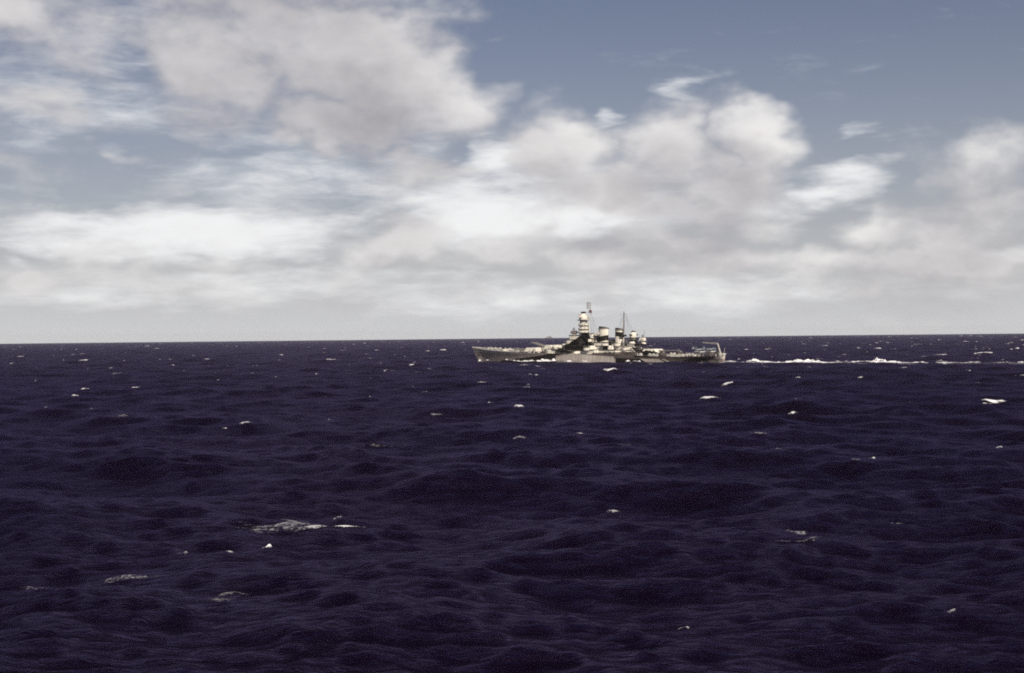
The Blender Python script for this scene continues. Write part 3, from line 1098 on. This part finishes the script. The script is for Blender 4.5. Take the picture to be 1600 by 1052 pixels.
# ---- anti-aircraft mounts
def forty():
    root = MB().lathe(0, 0, [(2.5, -0.6), (2.7, 0), (2.7, 1.25), (2.55, 1.25), (2.55, 0.12)], 18).build('gun_tub', PAINT, ship, smooth=True)
    g = MB().box(-1.2, 0.9, -1.3, 1.3, 0.15, 1.5)
    g.build('gun_carriage', GREYM, root)
    b = MB()
    for y in (-1.0, -0.6, 0.6, 1.0):
        b.tube((0.6, y, 1.4), (3.2, y, 2.3), 0.09, n=6)
    b.build('gun_barrels', DARKM, root)
    return root


ft = forty()
tubs = [(-4.0, 10.6, 9.4), (-17.5, 6.8, 12.4), (-27.8, 6.6, 12.4), (-36.0, 8.2, 9.4), (-43.0, 8.0, 9.4), (17.5, 6.6, 12.4), (21.5, 8.6, 9.2), (-2.5, 6.0, 15.6),
        (-68.5, 11.6, 5.9), (-103.0, 4.6, 5.9), (72.5, 8.0, 8.6)]
n = 0
for sgn in (1, -1):
    for (x, y, z) in tubs:
        ang = sgn * R(80)
        if n == 0:
            ft.location = (x, sgn * y, z); ft.rotation_euler = (0, 0, ang)
        else:
            link_copy(ft, ship, (x, sgn * y, z), ang)
        if z in (15.6,):
            MB().tube((x, sgn * y, 12.2), (x, sgn * y, 15.0), 0.8, n=10).build('tub_support', PAINT, ship)
        n += 1


def twenty():
    root = MB().prism([(0.0, -0.75), (0.25, -0.75), (0.25, 0.75), (0.0, 0.75)], 0.7, 1.9).lathe(-0.3, 0, [(0.35, 0), (0.2, 1.0)], 8).build('light_gun', LIGHTM, ship)
    MB().tube((-0.8, 0, 1.25), (1.7, 0, 1.8), 0.07, n=6).build('gun_barrel', DARKM, root)
    return root


tg = twenty()
rr = random.Random(4)
first = True
for sgn in (1, -1):
    xs = [96, 92, 88, 84, 80, 76, 68, 65, 62, 58, 45, 41, 27, 24] + [-50, -53, -60, -63, -66, -73, -76, -79, -82, -85, -88, -107, -109]
    for x in xs:
        yy = max(0.6, half_deck(x) - 1.3) * sgn
        ang = sgn * R(70 + rr.uniform(-25, 45))
        loc = (x, yy, deck_z(x) - 0.02)
        if first:
            tg.location = loc; tg.rotation_euler = (0, 0, ang); first = False
        else:
            link_copy(tg, ship, loc, ang)
    # shield screens round the light guns
    for (x0, x1) in ((90, 99), (74, 83), (56, 66), (-67, -59), (-84, -76)):
        q = MB()
        k = 6
        for i in range(k):
            a0 = x0 + (x1 - x0) * i / k; a1 = x0 + (x1 - x0) * (i + 1) / k
            y0, y1 = sgn * (half_deck(a0) - 0.45), sgn * (half_deck(a1) - 0.45)
            q.prism([(a0, y0), (a1, y1), (a1, y1 - sgn * 0.1), (a0, y0 - sgn * 0.1)], min(deck_z(a0), deck_z(a1)), max(deck_z(a0), deck_z(a1)) + 1.35)
        q.build('gun_shield', LIGHTM, ship)

# breakwater, winches, vents, lockers and rafts
for sgn in (1, -1):
    MB().prism([(70, 0), (70.3, 0), (66.3, sgn * 8.5), (66, sgn * 8.5)], deck_z(69) - 0.2, deck_z(69) + 1.2).build('breakwater', GREYM, ship)
for (x, y) in ((88, 2.2), (88, -2.2), (82, 0)):
    MB().lathe(x, y, [(0.9, deck_z(x) - 0.05), (0.6, deck_z(x) + 0.5), (0.95, deck_z(x) + 1.1)], 14).build('capstan', GREYM, ship, smooth=True)
for (x, y, h) in ((44, 4, 1.4), (62, -3, 1.5), (64, 3.5, 1.2), (-70, 4, 1.4), (-75, -4, 1.3), (-80, 3, 1.5), (-86, -2, 1.2), (26, 9, 1.6), (-50, 10, 1.5)):
    MB().box(x - 0.9, x + 0.9, y - 0.7, y + 0.7, deck_z(x) - 0.1, deck_z(x) + h).build('deck_locker', LIGHTM, ship)
rm = bpy.data.meshes.new('life_raft')
rv, rf = [], []
N1, N2 = 20, 8
for i in range(N1):
    a = 2 * math.pi * i / N1
    for j in range(N2):
        b = 2 * math.pi * j / N2
        rv.append(((1.35 + 0.28 * math.cos(b)) * math.cos(a), 0.3 * math.sin(b), (0.75 + 0.28 * math.cos(b)) * math.sin(a)))
for i in range(N1):
    for j in range(N2):
        rf.append((i * N2 + j, ((i + 1) % N1) * N2 + j, ((i + 1) % N1) * N2 + (j + 1) % N2, i * N2 + (j + 1) % N2))
rm.from_pydata(rv, [], rf); rm.update(); rm.materials.append(PAINT)
for p in rm.polygons:
    p.use_smooth = True
for sgn in (1, -1):
    for (x, y, z) in ((16, 9.9, 7.4), (12.5, 9.9, 7.4), (-20, 9.9, 7.3), (-24, 9.9, 7.3), (-38, 9.9, 7.3), (-41, 9.9, 7.3), (10, 6.75, 10.8), (-14, 6.75, 10.8), (-33, 6.75, 10.8), (8, 5.7, 14.6), (12, 5.7, 14.6), (-58, 5.75, 8.0), (-55, 5.75, 8.0), (32, 5.8, 11.0), (29, 5.8, 11.0)):
        o = bpy.data.objects.new('life_raft', rm); COL.objects.link(o); o.parent = ship; o.location = (x, sgn * y, z)

# ---- catapults and crane at the stern
def catapult(y):
    c = MB()
    z = deck_z(-95) + 1.5
    for dy in (-0.6, 0.6):
        c.tube((-85, y + dy, z + 0.9), (-105, y + dy, z + 0.9), 0.14, n=6).tube((-85, y + dy, z), (-105, y + dy, z), 0.12, n=6)
        for i in range(14):
            x = -85 - i * 20 / 13.5
            c.tube((x, y + dy, z), (x - 1.4 if i < 13 else x, y + dy, z + 0.9), 0.07, n=4)
    for i in range(11):
        c.tube((-85 - 2 * i, y - 0.6, z + 0.9), (-85 - 2 * i, y + 0.6, z + 0.9), 0.09, n=4)
    o = c.build('catapult', GREYM, ship)
    MB().lathe(-95, y, [(1.6, deck_z(-95) - 0.1), (1.3, z)], 16).build('catapult_pedestal', GREYM, o, smooth=True)


catapult(7.4); catapult(-7.4)
cr = MB().tube((-108.2, 0, 4.9), (-105.6, 0, 13.4), 0.75, 0.5, n=12).build('aircraft_crane', CRANEM, ship, smooth=True)
boom = MB()
A = [Vector((-105.6, dy, 13.2 + dz)) for dy in (-0.5, 0.5) for dz in (-0.4, 0.5)]
B = [Vector((-93.8, dy * 0.3, 13.9 + dz * 0.4)) for dy in (-0.5, 0.5) for dz in (-0.4, 0.5)]
for p, q in zip(A, B):
    boom.tube(p, q, 0.13, n=6)
for i in range(8):
    t0, t1 = i / 8, (i + 1) / 8
    for k, l in ((0, 1), (2, 3), (0, 2), (1, 3)):
        boom.tube(A[k].lerp(B[k], t0), A[l].lerp(B[l], t1), 0.08, n=4)
boom.build('crane_boom', CRANEM, cr)
MB().tube((-94.0, 0, 13.8), (-94.0, 0, 11.0), 0.06, n=4).box(-94.3, -93.7, -0.2, 0.2, 10.4, 11.0).build('crane_hook', DARKM, cr)
MB().tube((-110.2, 0, 5.0), (-111.2, 0, 10.2), 0.1, n=6).build('ensign_staff', LIGHTM, ship)


# ---- floatplanes on the catapults
def floatplane(a, b, z, heading, label):
    x, y = ship_to_world(a, b)
    root = bpy.data.objects.new('floatplane', None); COL.objects.link(root)
    root.location = (x, y, z + ship.location.z)
    root.rotation_euler = (0, 0, math.pi - TH + heading)
    root['label'] = label; root['category'] = 'aircraft'; root['group'] = 'floatplanes on the stern catapults'
    prof = [(0.35, 4.6), (0.68, 4.5), (0.72, 3.4), (0.66, 2.0), (0.62, 0.0), (0.45, -2.2), (0.2, -4.6), (0.06, -5.3)]
    fu = MB(); n = 14
    vs = []
    for r, xx in prof:
        vs += [(xx, r * math.cos(2 * math.pi * i / n), 2.3 + 1.15 * r * math.sin(2 * math.pi * i / n) + (0.15 if xx < -2 else 0)) for i in range(n)]
    fs = [(k * n + i, (k + 1) * n + i, (k + 1) * n + (i + 1) % n, k * n + (i + 1) % n) for k in range(len(prof) - 1) for i in range(n)]
    fs += [tuple(range(n)), tuple(range((len(prof) - 1) * n, len(prof) * n))[::-1]]
    fu.add(vs, fs).build('fuselage', PLANEB, root, smooth=True)
    MB().prism([(2.1, -0.42), (2.1, 0.42), (-2.2, 0.42), (-2.2, -0.42)], 2.9, 3.55, [(1.3, -0.3), (1.3, 0.3), (-1.9, 0.3), (-1.9, -0.3)]).build('canopy', GLASSM, root)
    for s in (1, -1):
        MB().prism([(2.2, s * 0.4), (1.6, s * 5.5), (0.2, s * 5.5), (-0.2, s * 0.4)], 1.95, 2.15).build('wing', PLANEW, root)
        MB().tube((1.9, s * 4.3, 0.9), (-0.2, s * 4.3, 1.0), 0.22, 0.1, n=8).tube((1.0, s * 4.3, 1.0), (1.0, s * 4.3, 1.96), 0.06, n=5).build('wing_float', PLANEW, root)
        MB().prism([(-4.0, s * 0.1), (-4.3, s * 1.9), (-5.1, s * 1.9), (-5.2, s * 0.1)], 2.5, 2.62).build('tailplane', PLANEW, root)
    MB().add([(-3.9, -0.06, 2.7), (-5.2, -0.06, 2.6), (-5.4, -0.06, 4.1), (-4.8, -0.06, 4.2), (-3.9, 0.06, 2.7), (-5.2, 0.06, 2.6), (-5.4, 0.06, 4.1), (-4.8, 0.06, 4.2)],
             [(0, 1, 2, 3), (7, 6, 5, 4), (0, 4, 5, 1), (1, 5, 6, 2), (2, 6, 7, 3), (3, 7, 4, 0)]).build('fin', PLANEB, root)
    fl = MB(); vs = []
    prof2 = [(0.08, 4.5, 0.7), (0.42, 3.2, 0.45), (0.48, 1.0, 0.4), (0.40, -1.5, 0.5), (0.1, -4.0, 0.8)]
    for r, xx, zz in prof2:
        vs += [(xx, r * math.cos(2 * math.pi * i / n), zz + 0.9 * r * math.sin(2 * math.pi * i / n)) for i in range(n)]
    fs = [(k * n + i, (k + 1) * n + i, (k + 1) * n + (i + 1) % n, k * n + (i + 1) % n) for k in range(len(prof2) - 1) for i in range(n)]
    fs += [tuple(range(n)), tuple(range((len(prof2) - 1) * n, len(prof2) * n))[::-1]]
    fl.add(vs, fs).build('main_float', PLANEW, root, smooth=True)
    MB().tube((2.2, 0, 0.7), (1.8, 0, 1.9), 0.12, n=6).tube((-0.8, 0, 0.7), (-0.4, 0, 1.9), 0.12, n=6).build('float_strut', PLANEB, root)
    pr = MB()
    for k in range(3):
        a_ = 2 * math.pi * k / 3 + 0.4
        pr.tube((4.7, 0, 2.3), (4.75, 1.35 * math.cos(a_), 2.3 + 1.35 * math.sin(a_)), 0.1, 0.06, n=5)
    pr.tube((4.58, 0, 2.3), (4.95, 0, 2.3), 0.18, 0.05, n=8).build('propeller', DARKM, root)


zc = deck_z(-95) + 1.5 + 1.05
floatplane(-95.5, 7.4, zc, math.pi, 'pale floatplane on the near stern catapult of the battleship')
floatplane(-95.5, -7.4, zc, math.pi, 'floatplane on the far stern catapult, behind the other plane')

# ---- flag flying from the foremast
fx, fy = ship_to_world(0.2, 0.5)
fl = bpy.data.objects.new('signal_flag', None)
fv, ff = [], []
nu, nvv = 12, 7
for s_ in (0, 0.03):
    for i in range(nu):
        for j in range(nvv):
            u, v = i / (nu - 1), j / (nvv - 1)
            fv.append((-u * 2.0 - 0.2, 0.35 * math.sin(u * 6.0 + v) * u + s_, -v * 2.4 - u * 0.9))
for s_ in (0, 1):
    for i in range(nu - 1):
        for j in range(nvv - 1):
            p = s_ * nu * nvv + i * nvv + j
            ff.append((p, p + nvv, p + nvv + 1, p + 1) if s_ else (p, p + 1, p + nvv + 1, p + nvv))
fo = MB().add(fv, ff).build('signal_flag', FLAGM, None, smooth=True)
bpy.data.objects.remove(fl)
fo.location = (fx, fy, 38.6 + ship.location.z)
fo.rotation_euler = (0, 0, math.pi - TH)
fo['label'] = 'small dark red flag flying below the antenna on the foremast'
fo['category'] = 'flag'

# ------------------------------------------------------------------ bow wave and wake
wk = Foam()
g = np.random.default_rng(21)
sdir = math.atan2(fwd[1], fwd[0])
# along the port side: x along the hull, offset from the hull, length, width, cover, hump
for (a, off, L, W, cov, hump) in ((103, 0.5, 6, 3.0, 1.0, 1.5), (92, 1.2, 6, 3, 0.9, 1.1), (70, 1.5, 6, 3, 0.9, 1.2), (58, 1.8, 22, 5.0, 1.2, 1.0), (45, 2.0, 16, 5.5, 1.35, 1.4), (25, 2.6, 20, 7.0, 1.6, 1.8), (24, 8.5, 16, 5, 1.5, 1.0), (40, 6.0, 14, 4, 1.2, 0.9), (4, 7.0, 14, 4, 0.9, 0.6), (-12, 7.0, 14, 4, 0.8, 0.6), (6, 2.4, 16, 5, 1.0, 0.8), (-8, 2.2, 14, 3.6, 0.7, 0.7), (-24, 2.0, 16, 3.2, 0.55, 0.6),
                                  (-45, 1.6, 7, 3, 0.9, 1.3), (-53, 1.6, 6, 3, 0.85, 1.1), (-68, 1.8, 16, 3, 0.45, 0.5), (-84, 1.8, 14, 3, 0.4, 0.4), (-101, 2.0, 12, 4, 0.6, 0.6)):
    b = half_wl(a) + off
    slope = (half_wl(a - 3) - half_wl(a + 3)) / 6
    x, y = ship_to_world(a, b)
    wk.patch(x, y, sdir - math.atan(slope), L, W, cov, hump * 1.3, 0.5, 300 + int(a), bend=0.0, lift=0.6, nu=40, nv=12)
    x, y = ship_to_world(a, -b)
    wk.patch(x, y, sdir + math.atan(slope), L, W, cov, hump * 0.7, 0.5, 700 + int(a), bend=0.0, lift=0.1, nu=30, nv=10)
wk.build('bow_wave_foam', 'white foam thrown up along the hull of the battleship', FOAM)
wk = Foam()
# wake: distance astern, sideways offset, length, width, cover, hump
for n, (q, off, L, W, cov, hump) in enumerate(((3, 0, 22, 12, 0.95, 0.5), (20, 0, 24, 10, 0.75, 0.4), (24, -4, 12, 6, 1.2, 2.6), (31, -3, 8, 5, 1.0, 2.2), (44, 0, 26, 12, 1.05, 1.2), (60, -1, 28, 10, 1.3, 1.8), (72, 0, 26, 12, 1.2, 1.6), (84, -2, 22, 9, 0.8, 1.2), (98, -1, 24, 9, 0.9, 1.0),
                                               (112, -4, 10, 5, 1.1, 2.3), (118, 0, 28, 9, 1.1, 1.3), (134, 0, 24, 8, 1.1, 1.2), (152, -5, 8, 5, 0.7, 1.4), (158, 0, 24, 7, 0.95, 0.9), (172, 1, 20, 7, 0.75, 0.6), (186, 0, 24, 8, 0.8, 0.8), (202, 0, 24, 8, 0.9, 0.9), (222, 0, 30, 8, 0.7, 0.5), (250, 0, 30, 9, 0.7, 0.5), (290, 0, 40, 9, 0.6, 0.4))):
    x, y = ship_to_world(-108 - q, off)
    wk.patch(x, y, sdir, L * 1.15, W, (cov + (0.2 if cov > 1 else -0.1)) * (1.0 if q < 140 else 0.75), hump * (0.5 + 0.6 * g.random()), 0.6, 500 + n, bend=0.0, lift=0.85, nu=60, nv=20)
for n in range(150):
    q = 330 * g.random() ** 1.15
    x, y = ship_to_world(-109 - q, g.normal() * (2.0 + q * 0.018))
    wk.patch(x, y, sdir + g.normal() * 0.3, g.uniform(4, 13), g.uniform(1.5, 4.5), g.uniform(0.25, 0.8), g.uniform(0.1, 1.0), 0.6, 2500 + n, bend=0.03, lift=0.45, nu=20, nv=10)
# faint smooth band of aerated water spread over the whole track
for n in range(14):
    x, y = ship_to_world(-111 - 20 * n, 3)
    wk.patch(x, y, sdir, 34, 22, 0.34, 0.1, 0.3, 800 + n, bend=0.0, lift=0.35, nu=50, nv=16)
wk.build('wake_foam', 'long white wake trailing astern of the battleship', FOAM)


# ------------------------------------------------------------------ far ship on the horizon
DS_A, DS_D = math.atan((858 - 800) / 2222.0), 10500.0
ds = bpy.data.objects.new('distant_ship', None)
COL.objects.link(ds)
ds.location = (DS_D * math.sin(DS_A), DS_D * math.cos(DS_A), -DS_D ** 2 / (2 * EARTH))
ds.rotation_euler = (0, 0, R(60))
ds['label'] = 'tiny grey ship far off on the horizon beyond the bow'
ds['category'] = 'ship'
hb = [(-48, -4), (30, -5.2), (52, 0), (30, 5.2), (-48, 4)]
MB().prism(hb, -2, 5.5, [(-50, -4.4), (30, -5.8), (56, 0), (30, 5.8), (-50, 4.4)]).build('hull', GREYM, ds)
MB().prism(oct_poly(4, 26, 4, 1), 5.5, 11).build('bridge', GREYM, ds)
MB().prism(oct_poly(10, 20, 3, 1), 11, 17).build('bridge_tower', GREYM, ds)
MB().lathe(-4, 0, [(2.4, 5.5), (2.0, 15)], 12).build('funnel', GREYM, ds, smooth=True)
MB().lathe(-18, 0, [(2.4, 5.5), (2.0, 14)], 12).build('funnel', GREYM, ds, smooth=True)
MB().tube((8, 0, 11), (7, 0, 27), 0.5, 0.2).build('mast', GREYM, ds)
MB().prism(oct_poly(-40, -30, 3.2, 1), 5.5, 10).build('gun_house', GREYM, ds)
MB().prism(oct_poly(32, 39, 2.6, 1), 5.5, 9).build('gun_house', GREYM, ds)

# ------------------------------------------------------------------ sea haze
hm = bpy.data.materials.new('haze_air')
hm.use_nodes = True
ht = NT(hm.node_tree)
pv = ht.n('ShaderNodeVolumePrincipled')
pv.inputs['Color'].default_value = (0.93, 0.94, 0.96, 1)
pv.inputs['Density'].default_value = 1.8e-5
ht.put(ht.n('ShaderNodeOutputMaterial').inputs['Volume'], pv.outputs[0])
hz_o = MB().box(-25500, 25500, -25500, 25500, -120, 75).build('haze', hm)
hz_o['kind'] = 'stuff'
hz_o['label'] = 'thin pale sea haze over the water'
